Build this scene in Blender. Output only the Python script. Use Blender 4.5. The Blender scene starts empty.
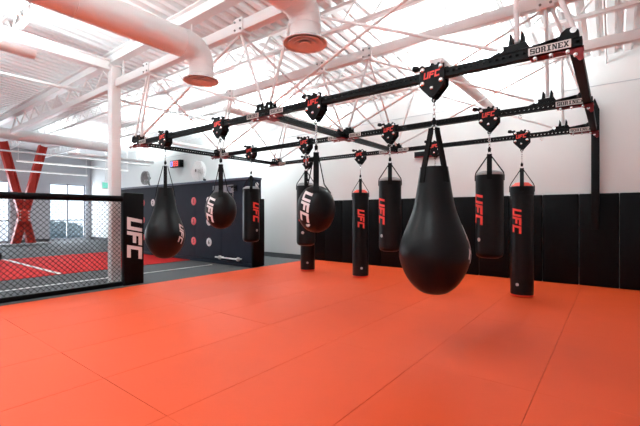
import bpy, bmesh, math, random
from mathutils import Vector, Matrix
random.seed(7)
PI = math.pi
sc = bpy.context.scene
C = sc.collection

# ------------------------------------------------------------------ materials
def mat(name, col, rough=0.5, metal=0.0, spec=0.5, noise=0.0, nscale=8.0, bump=0.0, bscale=60.0, emit=None, estr=0.0, coat=0.0):
    m = bpy.data.materials.new(name); m.use_nodes = True
    nt = m.node_tree; b = nt.nodes['Principled BSDF']
    b.inputs['Base Color'].default_value = (*col, 1)
    b.inputs['Roughness'].default_value = rough
    b.inputs['Metallic'].default_value = metal
    b.inputs['Specular IOR Level'].default_value = spec
    b.inputs['Coat Weight'].default_value = coat
    tc = nt.nodes.new('ShaderNodeTexCoord')
    if noise > 0:
        n = nt.nodes.new('ShaderNodeTexNoise'); n.inputs['Scale'].default_value = nscale; n.inputs['Detail'].default_value = 4
        nt.links.new(tc.outputs['Object'], n.inputs['Vector'])
        r = nt.nodes.new('ShaderNodeMapRange')
        r.inputs['To Min'].default_value = 1 - noise; r.inputs['To Max'].default_value = 1 + noise
        nt.links.new(n.outputs['Fac'], r.inputs['Value'])
        x = nt.nodes.new('ShaderNodeMix'); x.data_type = 'RGBA'; x.blend_type = 'MULTIPLY'; x.inputs['Factor'].default_value = 1
        x.inputs['A'].default_value = (*col, 1)
        nt.links.new(r.outputs['Result'], x.inputs['B'])
        nt.links.new(x.outputs['Result'], b.inputs['Base Color'])
    if bump > 0:
        n2 = nt.nodes.new('ShaderNodeTexNoise'); n2.inputs['Scale'].default_value = bscale; n2.inputs['Detail'].default_value = 3
        nt.links.new(tc.outputs['Object'], n2.inputs['Vector'])
        bp = nt.nodes.new('ShaderNodeBump'); bp.inputs['Strength'].default_value = bump; bp.inputs['Distance'].default_value = 0.01
        nt.links.new(n2.outputs['Fac'], bp.inputs['Height']); nt.links.new(bp.outputs['Normal'], b.inputs['Normal'])
    if emit:
        b.inputs['Emission Color'].default_value = (*emit, 1); b.inputs['Emission Strength'].default_value = estr
    return m

M = dict(
    mat=mat('orange_mat_vinyl', (0.60, 0.060, 0.011), 0.58, spec=0.26, noise=0.05, nscale=2.5, bump=0.05, bscale=35),
    rubber=mat('grey_rubber_floor', (0.075, 0.077, 0.08), 0.85, spec=0.15, noise=0.25, nscale=90),
    red_turf=mat('red_turf', (0.46, 0.013, 0.012), 0.9, spec=0.1, noise=0.12, nscale=60),
    line=mat('white_line_paint', (0.72, 0.72, 0.70), 0.6, noise=0.08, nscale=30),
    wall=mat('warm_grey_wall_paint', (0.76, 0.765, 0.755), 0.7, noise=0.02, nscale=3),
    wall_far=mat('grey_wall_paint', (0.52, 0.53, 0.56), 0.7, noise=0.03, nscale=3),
    ceil=mat('white_deck_paint', (0.86, 0.855, 0.85), 0.5, noise=0.015, nscale=4),
    steel=mat('white_steel_paint', (0.84, 0.82, 0.81), 0.4, noise=0.02, nscale=6),
    duct=mat('white_duct_paint', (0.82, 0.80, 0.79), 0.38, noise=0.02, nscale=5),
    dark_slot=mat('dark_diffuser_gap', (0.38, 0.36, 0.35), 0.6),
    vinyl=mat('black_bag_vinyl', (0.0045, 0.0045, 0.005), 0.34, spec=0.16, noise=0.15, nscale=12, bump=0.18, bscale=16),
    pad=mat('black_wall_pad_vinyl', (0.003, 0.0026, 0.003), 0.45, spec=0.08, noise=0.15, nscale=6, bump=0.05, bscale=9),
    navy=mat('charcoal_navy_pad', (0.013, 0.016, 0.027), 0.6, spec=0.12, noise=0.2, nscale=5),
    navy_top=mat('blue_grey_top_rail', (0.075, 0.09, 0.135), 0.5, noise=0.1, nscale=5),
    web=mat('black_nylon_webbing', (0.006, 0.006, 0.006), 0.75, spec=0.12, noise=0.2, nscale=60),
    powder=mat('black_powder_coat', (0.005, 0.005, 0.0055), 0.45, spec=0.12, noise=0.15, nscale=30, bump=0.03, bscale=120),
    hole=mat('beam_bore', (0.02, 0.02, 0.02), 0.6),
    red_steel=mat('red_powder_coat', (0.22, 0.010, 0.013), 0.4, spec=0.3, noise=0.08, nscale=12),
    orange_steel=mat('red_orange_structural_paint', (0.46, 0.024, 0.012), 0.5, spec=0.25, noise=0.08, nscale=4),
    chrome=mat('zinc_chrome', (0.72, 0.72, 0.72), 0.25, metal=1.0, noise=0.05, nscale=30),
    red_ink=mat('red_print', (0.80, 0.045, 0.030), 0.5, noise=0.05, nscale=40),
    white_ink=mat('white_print', (0.80, 0.76, 0.75), 0.5, noise=0.04, nscale=40),
    plate=mat('cream_name_plate', (0.78, 0.76, 0.73), 0.45, noise=0.03, nscale=20),
    black_ink=mat('black_print', (0.012, 0.012, 0.012), 0.5, noise=0.05, nscale=40),
    tarp=mat('grey_bag_lid', (0.33, 0.33, 0.33), 0.45, noise=0.2, nscale=30),
    orange_lid=mat('orange_bag_lid', (0.80, 0.06, 0.03), 0.45, noise=0.08, nscale=25),
    pink=mat('coral_disc', (0.72, 0.09, 0.10), 0.5, noise=0.05, nscale=20),
    grey_board=mat('grey_board', (0.17, 0.18, 0.20), 0.5, noise=0.35, nscale=16),
    fan=mat('pale_fan_plastic', (0.85, 0.85, 0.84), 0.35, noise=0.05, nscale=20),
    fan_grey=mat('silver_badge', (0.42, 0.42, 0.42), 0.4, noise=0.3, nscale=60),
    fan_dark=mat('grey_fan_plastic', (0.22, 0.22, 0.22), 0.4, noise=0.05, nscale=20),
    led_red=mat('red_led', (0.8, 0.05, 0.05), 0.5, emit=(1, 0.10, 0.08), estr=0.9),
    led_blue=mat('blue_led', (0.3, 0.3, 0.9), 0.5, emit=(0.55, 0.55, 1.0), estr=0.9),
    lamp=mat('lamp_diffuser', (0.9, 0.9, 0.9), 0.5, emit=(1, 0.98, 0.95), estr=2.0),
    exit=mat('green_exit_face', (0.1, 0.5, 0.4), 0.5, emit=(0.25, 0.75, 0.6), estr=0.5),
    hedge=mat('hedge_leaves', (0.14, 0.18, 0.20), 0.8, noise=0.5, nscale=9),
    ground=mat('pale_pavement', (0.55, 0.57, 0.60), 0.8, noise=0.08, nscale=1.5),
    base=mat('dark_baseboard', (0.05, 0.05, 0.055), 0.5, noise=0.1, nscale=8),
    concrete=mat('concrete_plinth', (0.30, 0.30, 0.31), 0.8, noise=0.15, nscale=12),
    frame=mat('grey_window_frame', (0.30, 0.32, 0.36), 0.4, noise=0.05, nscale=10),
)
g = bpy.data.materials.new('clear_glass'); g.use_nodes = True
nt = g.node_tree; nt.nodes.clear()
o_ = nt.nodes.new('ShaderNodeOutputMaterial'); mx = nt.nodes.new('ShaderNodeMixShader'); tr = nt.nodes.new('ShaderNodeBsdfTransparent')
gl = nt.nodes.new('ShaderNodeBsdfGlossy'); gl.inputs['Roughness'].default_value = 0.02
tr.inputs['Color'].default_value = (0.93, 0.96, 0.98, 1); mx.inputs['Fac'].default_value = 0.06
nt.links.new(tr.outputs[0], mx.inputs[1]); nt.links.new(gl.outputs[0], mx.inputs[2]); nt.links.new(mx.outputs[0], o_.inputs[0])
M['glass'] = g

# ------------------------------------------------------------------ mesh helpers
def frame_from(d):
    d = Vector(d).normalized()
    up = Vector((0, 0, 1)) if abs(d.z) < 0.95 else Vector((1, 0, 0))
    a = d.cross(up).normalized(); b = a.cross(d).normalized()
    return d, a, b

class MB:
    def __init__(s): s.v = []; s.f = []
    def box(s, c, size, rot=None):
        i = len(s.v); hx, hy, hz = (q / 2 for q in size)
        for z in (-hz, hz):
            for x, y in ((-hx, -hy), (hx, -hy), (hx, hy), (-hx, hy)):
                p = Vector((x, y, z))
                if rot: p = rot @ p
                s.v.append((p + Vector(c))[:])
        for q in ((3, 2, 1, 0), (4, 5, 6, 7), (0, 1, 5, 4), (1, 2, 6, 5), (2, 3, 7, 6), (3, 0, 4, 7)):
            s.f.append([i + k for k in q])
        return s
    def span(s, a, b):
        return s.box([(p + q) / 2 for p, q in zip(a, b)], [abs(q - p) for p, q in zip(a, b)])
    def tube(s, p0, p1, r, n=10, r1=None, caps=True):
        p0, p1 = Vector(p0), Vector(p1); d, a, b = frame_from(p1 - p0); i = len(s.v)
        r1 = r if r1 is None else r1
        for p, rr in ((p0, r), (p1, r1)):
            for k in range(n):
                t = 2 * PI * k / n
                s.v.append((p + a * (rr * math.cos(t)) + b * (rr * math.sin(t)))[:])
        for k in range(n):
            j = (k + 1) % n
            s.f.append([i + k, i + n + k, i + n + j, i + j])
        if caps:
            s.f.append([i + k for k in range(n)]); s.f.append([i + n + k for k in reversed(range(n))])
        return s
    def path(s, pts, r, n=12, caps=True):
        pts = [Vector(p) for p in pts]; i = len(s.v); a = None
        for q, p in enumerate(pts):
            d = (pts[min(q + 1, len(pts) - 1)] - pts[max(q - 1, 0)]).normalized()
            if a is None: _, a, _b = frame_from(d)
            a = (a - d * a.dot(d)).normalized(); b = a.cross(d)
            rr = r[q] if isinstance(r, (list, tuple)) else r
            for k in range(n):
                t = 2 * PI * k / n
                s.v.append((p + a * (rr * math.cos(t)) + b * (rr * math.sin(t)))[:])
        for q in range(len(pts) - 1):
            for k in range(n):
                j = (k + 1) % n; o = i + q * n
                s.f.append([o + k, o + n + k, o + n + j, o + j])
        if caps:
            s.f.append([i + k for k in range(n)]); o = i + (len(pts) - 1) * n
            s.f.append([o + k for k in reversed(range(n))])
        return s
    def lathe(s, prof, c=(0, 0, 0), n=40, axis=None):
        """prof: list of (r, z) bottom to top"""
        i = len(s.v); R = axis or Matrix.Identity(3)
        rings = []
        for r, z in prof:
            if r < 1e-5:
                s.v.append((Vector(c) + R @ Vector((0, 0, z)))[:]); rings.append([len(s.v) - 1])
            else:
                ring = []
                for k in range(n):
                    t = 2 * PI * k / n
                    s.v.append((Vector(c) + R @ Vector((r * math.cos(t), r * math.sin(t), z)))[:]); ring.append(len(s.v) - 1)
                rings.append(ring)
        for A, B in zip(rings, rings[1:]):
            for k in range(n):
                j = (k + 1) % n
                if len(A) == 1 and len(B) == 1: continue
                if len(A) == 1: s.f.append([A[0], B[j], B[k]])
                elif len(B) == 1: s.f.append([A[k], A[j], B[0]])
                else: s.f.append([A[k], A[j], B[j], B[k]])
        if len(rings[0]) > 1: s.f.append(list(reversed(rings[0])))
        if len(rings[-1]) > 1: s.f.append(rings[-1])
        return s
    def prism(s, poly, fn, depth):
        """poly of (u,v); fn(u,v,w)->xyz; extruded from w=0 to depth"""
        i = len(s.v); n = len(poly)
        for w in (0, depth):
            for u, v in poly: s.v.append(tuple(fn(u, v, w)))
        s.f.append([i + k for k in reversed(range(n))]); s.f.append([i + n + k for k in range(n)])
        for k in range(n):
            j = (k + 1) % n
            s.f.append([i + k, i + j, i + n + j, i + n + k])
        return s
    def ring(s, c, R, r, n=28, m=8, axis=None, stretch=(0, 0)):
        i = len(s.v); A = axis or Matrix.Identity(3)
        for k in range(n):
            t = 2 * PI * k / n; ct, st = math.cos(t), math.sin(t)
            ox = stretch[0] * (1 if ct > 0 else -1); oy = stretch[1] * (1 if st > 0 else -1)
            for q in range(m):
                w = 2 * PI * q / m
                p = Vector(((R + r * math.cos(w)) * ct + ox, (R + r * math.cos(w)) * st + oy, r * math.sin(w)))
                s.v.append((A @ p + Vector(c))[:])
        for k in range(n):
            for q in range(m):
                k2, q2 = (k + 1) % n, (q + 1) % m
                s.f.append([i + k * m + q, i + k2 * m + q, i + k2 * m + q2, i + k * m + q2])
        return s
    def build(s, name, m, parent=None, bevel=0, smooth=True, seg=2, loc=None):
        me = bpy.data.meshes.new(name); me.from_pydata(s.v, [], s.f)
        bm = bmesh.new(); bm.from_mesh(me)
        bmesh.ops.recalc_face_normals(bm, faces=bm.faces)
        if bevel:
            ed = [e for e in bm.edges if len(e.link_faces) == 2 and e.calc_face_angle(0) > 0.5]
            bmesh.ops.bevel(bm, geom=ed, offset=bevel, segments=seg, profile=0.5, affect='EDGES', clamp_overlap=True)
        bm.to_mesh(me); bm.free()
        if smooth:
            me.shade_smooth(); me.set_sharp_from_angle(angle=math.radians(40))
        me.materials.append(m if not isinstance(m, str) else M[m])
        o = bpy.data.objects.new(name, me); C.objects.link(o)
        if parent: o.parent = parent
        if loc: o.location = loc
        return o

def tag(o, label, cat, group=None):
    o['label'] = label; o['category'] = cat; o['kind'] = 'thing'
    if group: o['group'] = group
    return o
def thing(name, label, cat, loc=(0, 0, 0), rz=0, group=None):
    o = bpy.data.objects.new(name, None); o.empty_display_size = 0.1; C.objects.link(o)
    o.location = loc; o.rotation_euler = (0, 0, rz)
    return tag(o, label, cat, group)
def struct(o): o['kind'] = 'structure'; return o
def copy_tree(o, parent=None):
    c = o.copy(); C.objects.link(c)
    if parent: c.parent = parent
    for ch in list(KIDS.get(o, [])) or [x for x in C.objects if x.parent == o]: copy_tree(ch, c)
    return c
KIDS = {}

def RX(t): return Matrix.Rotation(t, 3, 'X')
def RY(t): return Matrix.Rotation(t, 3, 'Y')
def RZ(t): return Matrix.Rotation(t, 3, 'Z')

# --- block lettering "UFC": quads in a plane; u runs along the word, v is letter height
GLY = {'U': [(0, .27, .29, 1.16), (0, 0, 1, .27), (.71, .27, 1, 1.16)],
       'F': [(0, 0, .29, 1.16), (.29, .88, 1, 1.16), (.29, .44, .88, .70)],
       'C': [(0, 0, .29, 1.16), (.29, .88, 1, 1.16), (.29, 0, 1, .28)]}
def word_quads(word='UFC', shear=0.22, gap=1.13):
    q = []; n = len(word)
    for k, ch in enumerate(word):
        for (a, b, c, d) in GLY[ch]:
            q.append([(x + k * gap + shear * y, y) for x, y in ((a, b), (c, b), (c, d), (a, d))])
    w = (n - 1) * gap + 1 + shear * 1.16
    return [[(u - w / 2, v - .58) for u, v in P] for P in q], w
def add_word(mb, fn, length, height, th=0.0025, sub=5):
    """fn(u, v, w) -> point; u along the word (m), v up the letters (m), w off the surface"""
    qs, w = word_quads(); su = length / w; sv = height / 1.16
    for P in qs:
        i = len(mb.v); P = [Vector((u * su, v * sv)) for u, v in P]
        for lay in (-0.004, th):
            for a in range(sub + 1):
                for b in range(sub + 1):
                    s_, t_ = a / sub, b / sub
                    p = (P[0] * (1 - s_) + P[1] * s_) * (1 - t_) + (P[3] * (1 - s_) + P[2] * s_) * t_
                    mb.v.append(tuple(fn(p.x, p.y, lay)))
        L = (sub + 1) ** 2; idx = lambda a, b, l: i + l * L + a * (sub + 1) + b
        for a in range(sub):
            for b in range(sub):
                mb.f.append([idx(a, b, 1), idx(a + 1, b, 1), idx(a + 1, b + 1, 1), idx(a, b + 1, 1)])
                mb.f.append([idx(a, b, 0), idx(a, b + 1, 0), idx(a + 1, b + 1, 0), idx(a + 1, b, 0)])
        for a in range(sub):
            mb.f.append([idx(a, 0, 0), idx(a + 1, 0, 0), idx(a + 1, 0, 1), idx(a, 0, 1)])
            mb.f.append([idx(a, sub, 0), idx(a, sub, 1), idx(a + 1, sub, 1), idx(a + 1, sub, 0)])
            mb.f.append([idx(0, a, 0), idx(0, a, 1), idx(0, a + 1, 1), idx(0, a + 1, 0)])
            mb.f.append([idx(sub, a, 0), idx(sub, a + 1, 0), idx(sub, a + 1, 1), idx(sub, a, 1)])
    return mb

def text_mesh(body, size, bold=0.0, width=None, height=None, extr=0.002):
    """centred text as a mesh in the xz-plane facing -y"""
    cu = bpy.data.curves.new('lettering', 'FONT'); cu.body = body; cu.size = size; cu.offset = bold; cu.extrude = extr
    cu.align_x = 'CENTER'; cu.align_y = 'CENTER'; cu.resolution_u = 2
    t = bpy.data.objects.new('lettering', cu); C.objects.link(t)
    bpy.context.view_layer.update()
    me = bpy.data.meshes.new_from_object(t.evaluated_get(bpy.context.evaluated_depsgraph_get()))
    bpy.data.objects.remove(t); bpy.data.curves.remove(cu)
    xs = [v.co.x for v in me.vertices]; ys = [v.co.y for v in me.vertices]
    cx, cy = (min(xs) + max(xs)) / 2, (min(ys) + max(ys)) / 2
    sx = (width / (max(xs) - min(xs))) if width else 1; sy = (height / (max(ys) - min(ys))) if height else 1
    for v in me.vertices:
        x, y, z = v.co; v.co = ((x - cx) * sx, -z, (y - cy) * sy)
    return me
def mesh_obj(name, me, m, parent=None, loc=(0, 0, 0), rz=0):
    me.materials.clear(); me.materials.append(M[m])
    o = bpy.data.objects.new(name, me); C.objects.link(o); o.parent = parent; o.location = loc; o.rotation_euler = (0, 0, rz)
    return o

# ================================================================== SETTING
YW = 9.07            # back wall plane
XL = -23.4           # far window wall plane
XR = 3.2
XM = -7.35           # left edge of the orange mats
def deck_z(y): return 4.43 + (YW - y) * 0.07
YB = -7.0

struct(MB().span((XL - .3, YB, -0.3), (XR + .3, YW + .3, -0.036)).build('floor', 'rubber', smooth=False))
# back wall, right wall
bw = MB().span((XL - .3, YW, -0.2), (XR + .3, YW + .25, 4.6))
struct(bw.build('wall_back', 'wall', smooth=False))
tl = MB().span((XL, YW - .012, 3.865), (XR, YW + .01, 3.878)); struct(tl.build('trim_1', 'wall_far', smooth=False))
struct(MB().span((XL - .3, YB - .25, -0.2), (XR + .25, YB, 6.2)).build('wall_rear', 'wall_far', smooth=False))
struct(MB().span((XR, YB, -0.2), (XR + .25, YW, 5.6)).build('wall_right', 'wall', smooth=False))
struct(MB().span((XL, YW - .02, -0.036), (-7.42, YW, 0.11)).build('baseboard_back', 'base', smooth=False))
# left wall with two glazed openings
WINS = [(7.07, 8.78, 0.02, 3.0), (3.35, 5.42, 0.02, 3.0), (-0.6, 1.5, 0.02, 3.0)]
lw = MB(); y0 = YB
for (a, b, z0, z1) in sorted(WINS):
    lw.span((XL - .25, y0, -.2), (XL, a, 5.6)); lw.span((XL - .25, a, z1), (XL, b, 5.6)); lw.span((XL - .25, a, -.2), (XL, b, z0)); y0 = b
lw.span((XL - .25, y0, -.2), (XL, YW + .2, 5.6))
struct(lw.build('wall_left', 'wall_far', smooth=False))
for k, (a, b, z0, z1) in enumerate(WINS[:2]):
    w = MB(); xx = XL - .12
    for y in (a + .03, b - .03, (a + b) / 2): w.span((xx - .04, y - .03, z0), (xx + .04, y + .03, z1))
    for z in (z0 + .03, z1 - .03, 1.05): w.span((xx - .04, a, z - .03), (xx + .04, b, z + .03))
    wo = struct(w.build('window_%d' % (k + 1), 'frame', smooth=False))
    MB().span((xx - .006, a + .02, z0 + .02), (xx + .006, b - .02, z1 - .02)).build('pane', 'glass', wo, smooth=False)
struct(MB().span((XL, YB, -0.036), (XL + .02, 3.35, 0.1)).span((XL, 5.42, -.036), (XL + .02, 7.07, .1)).build('baseboard_left', 'base', smooth=False))

# fluted roof deck (flutes run away from the camera towards the padded wall)
v = []; f = []; pitch = 0.24; x = XL - .2; k = 0; ys = (YB, YW + .1)
prof = []
while x < XR + .2:
    prof += [(x, 0), (x + .10, 0), (x + .135, .075), (x + .205, .075)]; x += pitch
md = MB()
for y in ys:
    for (px, pz) in prof: md.v.append((px, y, deck_z(y) + pz))
for y in ys:
    for (px, pz) in prof: md.v.append((px, y, deck_z(y) + pz + .03))
n = len(prof)
for i in range(n - 1):
    md.f.append([i, i + 1, n + i + 1, n + i]); md.f.append([2 * n + i, 3 * n + i, 3 * n + i + 1, 2 * n + i + 1])
    md.f.append([i, 2 * n + i, 2 * n + i + 1, i + 1]); md.f.append([n + i, n + i + 1, 3 * n + i + 1, 3 * n + i])
struct(md.build('ceiling', 'ceil', smooth=False))

# outdoors beyond the glass
struct(MB().span((-70, -30, -0.5), (XL - .3, 40, -0.12)).build('ground', 'ground', smooth=False))
for (hy, hx, hh, wd, lb) in ((8.7, -27.5, 1.0, 3.4, 'low dark hedge outside the window nearest the room corner'), (3.2, -28.5, .9, 4.0, 'low dark hedge outside the window left of the red crossed brace')):
    hb = bmesh.new(); bmesh.ops.create_icosphere(hb, subdivisions=4, radius=1)
    for p in hb.verts:
        nrm = p.co.copy(); s = 1 + random.uniform(-.1, .1)
        p.co = Vector((nrm.x * .6 * s, nrm.y * wd / 2 * s, max(-.35, nrm.z) * hh * .75 * s + .25))
    me = bpy.data.meshes.new('hedge'); hb.to_mesh(me); hb.free(); me.materials.append(M['hedge'])
    o = bpy.data.objects.new('hedge', me); C.objects.link(o); o.location = (hx, hy, -.11); tag(o, lb, 'hedge', 'hedges outside the windows')

# ------------------------------------------------------------------ floor finishes on the far side of the fence
tag(MB().span((-15.0, -3.5, -0.036), (-10.35, 6.825, -0.026)).build('turf_strip', 'red_turf', smooth=False),
    'red turf strip laid across the grey rubber floor beyond the fence', 'turf')
struct(MB().span((-8.99, -3.5, -0.036), (-8.92, 6.6, -0.032)).build('trim_2', 'line', smooth=False))
struct(MB().span((-14.95, 3.30, -0.026), (-10.4, 3.40, -0.023)).build('trim_3', 'line', smooth=False))

# ------------------------------------------------------------------ orange mats
ORD = ['first', 'second', 'third', 'fourth', 'fifth', 'sixth', 'seventh', 'eighth', 'ninth', 'tenth', 'eleventh', 'twelfth', 'thirteenth', 'fourteenth']
MX = [-7.35 + .981 * i for i in range(11)]; REST = MB()
MY = [9.06, 7.31, 5.35, 3.39, 1.43, -.53, -2.49]
FOC, YAW, HZ = 379.36, 0.658, 213.72
def seen(x, y):
    d = -x * math.sin(YAW) + y * math.cos(YAW); l = x * math.cos(YAW) + y * math.sin(YAW)
    return d > 2.3 and abs(l) < d * .845 + .25
for i in range(10):
    for j in range(6):
        xa, xb, yb, ya = MX[i], MX[i + 1], MY[j], MY[j + 1]
        if not any(seen(xa + (xb - xa) * a / 6, ya + (yb - ya) * b / 8) for a in range(7) for b in range(9)):
            REST.span((xa, ya, -0.036), (xb, yb, 0)); continue
        gp = .0019
        ga = .002 if (MY[j + 1] == 1.43 and i in (1, 3, 4)) or (MY[j + 1] == 3.39 and i == 3) else .0004
        gb = .002 if (MY[j] == 1.43 and i in (1, 3, 4)) or (MY[j] == 3.39 and i == 3) else .0004
        m = MB().span((xa + gp, ya + ga, -0.036), (xb - gp, yb - gb, 0)).build('floor_mat', 'mat', bevel=.0008, seg=1, smooth=False)
        tag(m, 'orange floor mat, %s row out from the padded wall, %s strip right of the fence' % (ORD[j], ORD[i]), 'mat', 'orange floor mats')

# the matting carries on behind the camera
struct(REST.build('floor', 'mat', smooth=False))
struct(MB().span((-7.35, YB + .2, -.036), (XR - .01, -2.50, 0)).build('floor', 'mat', smooth=False))
struct(MB().span((MX[10] + .003, -2.49, -.036), (XR - .01, 9.0, 0)).build('floor', 'mat', smooth=False)) if XR - .01 > MX[10] + .02 else None
# ------------------------------------------------------------------ black wall pads
px0, pw = -7.42, .626
for i in range(13):
    a = px0 + pw * i; b = a + pw
    m = MB().span((a + .004, YW - .06, 0.003), (b - .004, YW - .001, 1.79)).build('wall_pad', 'pad', bevel=.014)
    tag(m, 'black vinyl wall pad, %s from the left end of the padded back wall' % ORD[i], 'wall pad', 'black pads along the back wall')

# ------------------------------------------------------------------ roof steel
def ibeam(mb, p0, p1, w, h, t=.016):
    p0, p1 = Vector(p0), Vector(p1); d, a, b = frame_from(p1 - p0); L = (p1 - p0).length; c = (p0 + p1) / 2
    R = Matrix((a, d, b)).transposed()
    mb.box(c + b * (h / 2 - t / 2), (w, L, t), R); mb.box(c - b * (h / 2 - t / 2), (w, L, t), R); mb.box(c, (t, L, h - 2 * t), R)
    return mb
def lerp(a, b, t): return a + (b - a) * t

o = ibeam(MB(), (XL, 3.5, 4.52), (XR, 3.5, 4.52), .16, .22).build('roof_girder', 'steel', smooth=False)
tag(o, 'white steel roof girder crossing over the white column, running along the room', 'girder')
o = ibeam(MB(), (-7.9, YB, 4.50), (-7.9, 3.395, 4.33), .15, .2).build('roof_girder', 'steel', smooth=False)
tag(o, 'white steel roof girder running from the column top to the upper left corner', 'girder')
JN = [(6.6, 'nearest the back wall'), (4.95, 'second out from the back wall'), (1.95, 'third out from the back wall'), (.35, 'fourth out from the back wall'), (-1.3, 'fifth out from the back wall')]
for (jy, wh) in JN:
    top = deck_z(jy) - .03; bot = top - .38
    j = thing('roof_joist', 'white open-web roof joist under the deck, ' + wh, 'joist', (0, jy, 0), group='open web roof joists')
    MB().span((XL, -.05, top - .05), (XR, .05, top)).build('top_chord', 'steel', j, smooth=False)
    MB().span((XL, -.045, bot), (XR, .045, bot + .045)).build('bottom_chord', 'steel', j, smooth=False)
    wb = MB(); n = 44; st = (XR - XL) / n
    for k in range(n):
        x = XL + st * k
        wb.tube((x, 0, bot + .03), (x + st / 2, 0, top - .03), .017, 6); wb.tube((x + st / 2, 0, top - .03), (x + st, 0, bot + .03), .017, 6)
    wb.build('web', 'steel', j)

col = thing('steel_column', 'white square steel column behind the cage fence', 'column', (-7.92, 3.5, -.036))
MB().span((-.09, -.09, .0), (.09, .09, 4.40)).build('shaft', 'steel', col, bevel=.008)
MB().span((-.16, -.16, 0), (.16, .16, .02)).build('base_plate', 'steel', col, smooth=False)
MB().span((-.13, -.13, 4.36), (.13, .13, 4.38)).build('cap_plate', 'steel', col, smooth=False)

# support beams above each row of the rig, with clamp boxes where the rods meet
ROWY = [3.51, 5.36, 7.18]; RIGX = [-6.99, -3.60, -.235]; ZR = 2.705; ZB = 4.0
BOX = [-6.6, -4.1, -3.15, -.65]
ROWN = ['front', 'middle', 'rear']
for j, ry in enumerate(ROWY):
    sb = thing('support_beam', 'white steel beam over the %s row of the bag rig' % ROWN[j], 'beam', (0, ry + .02, ZB), group='beams carrying the bag rig')
    MB().span((-7.825 if j == 0 else -8.6, -.06, -.075), (XR, .06, .075)).build('bar', 'steel', sb, bevel=.01)
    for bx in BOX:
        c = MB().span((bx - .09, -.085, -.11), (bx + .09, .085, .1))
        co = c.build('clamp_box', 'steel', sb, bevel=.008)
        for sx in (-.055, .055):
            for sz in (.05, -.06): MB().lathe([(.016, .0), (.016, .01), (.009, .016), (0, .016)], (bx + sx, -.085, sz), 8, RX(PI / 2)).build('clamp_bolt', 'fan_dark', co)
    for hx in (-7.6, -5.3, -1.9):
        MB().tube((hx, 0, .07), (hx, 0, (4.41 if j == 0 else deck_z(ry)) - ZB), .016, 8).build('hanger_rod', 'steel', sb)

# left of the column the girder carries on as an open truss
tt = thing('roof_truss', 'white open-web truss under the girder, left of the white column', 'truss', (-8.03, 3.53, 3.93))
MB().span((-7.0, -.05, 0), (0, .05, .13)).build('bottom_chord', 'steel', tt, bevel=.008)
wb = MB(); n = 8; st = 7.0 / n
for k in range(n):
    wb.tube((-st * k, 0, .12), (-st * (k + .5), 0, .458), .024, 8); wb.tube((-st * (k + .5), 0, .458), (-st * (k + 1), 0, .12), .024, 8)
wb.build('web', 'steel', tt)

# ================================================================== THE RIG
rig = thing('bag_rig', 'black punched-steel overhead rig carrying the punching bags, hung from white rods', 'rig', (RIGX[1], ROWY[1], ZR))
def L(x, y, z): return (x - RIGX[1], y - ROWY[1], z - ZR)
def punched_beam(p0, p1, hole=.0145, step=.052, S=.076, t=.006):
    """square tube with a row of round holes through both side walls"""
    p0, p1 = Vector(p0), Vector(p1); d = (p1 - p0).normalized(); Lg = (p1 - p0).length
    a = Vector((0, 0, 1)).cross(d).normalized(); up = Vector((0, 0, 1)); mb = MB()
    R = Matrix((d, a, up)).transposed(); c = (p0 + p1) / 2
    for s in (-1, 1): mb.box(c + up * (s * (S / 2 - t / 2)), (Lg, S, t), R)
    n = int(Lg / step); st = Lg / n; H = S / 2 - t
    for s in (-1, 1):
        for lay in (S / 2, S / 2 - t):
            off = a * (s * lay)
            for k in range(n):
                cx = (k + .5) * st; i = len(mb.v)
                for q in range(8):
                    th = PI / 4 * q
                    mb.v.append((p0 + d * (cx + hole * math.cos(th)) + up * (hole * math.sin(th)) + off)[:])
                for q in range(8):
                    th = PI / 4 * q; u, w = math.cos(th), math.sin(th); mxx = max(abs(u), abs(w))
                    mb.v.append((p0 + d * (cx + u / mxx * st / 2) + up * (w / mxx * H) + off)[:])
                for q in range(8):
                    r = (q + 1) % 8; mb.f.append([i + q, i + 8 + q, i + 8 + r, i + r])
        for k in range(n):
            cx = (k + .5) * st; i = len(mb.v)
            for lay in (S / 2, S / 2 - t):
                for q in range(8):
                    th = PI / 4 * q
                    mb.v.append((p0 + d * (cx + hole * math.cos(th)) + up * (hole * math.sin(th)) + a * (s * lay))[:])
            for q in range(8):
                r = (q + 1) % 8; mb.f.append([i + q, i + r, i + 8 + r, i + 8 + q])
    return mb
XA, XB = RIGX[0] - .12, RIGX[2] + .05
for j, ry in enumerate(ROWY):
    punched_beam(L(XA, ry, ZR), L(XB, ry, ZR)).build('long_beam', 'powder', rig, smooth=False)
for i, rx in enumerate(RIGX):
    for j in (0, 1):
        punched_beam(L(rx, ROWY[j] + .045, ZR), L(rx, ROWY[j + 1] - .045, ZR)).build('cross_beam', 'powder', rig, smooth=False)

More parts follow.
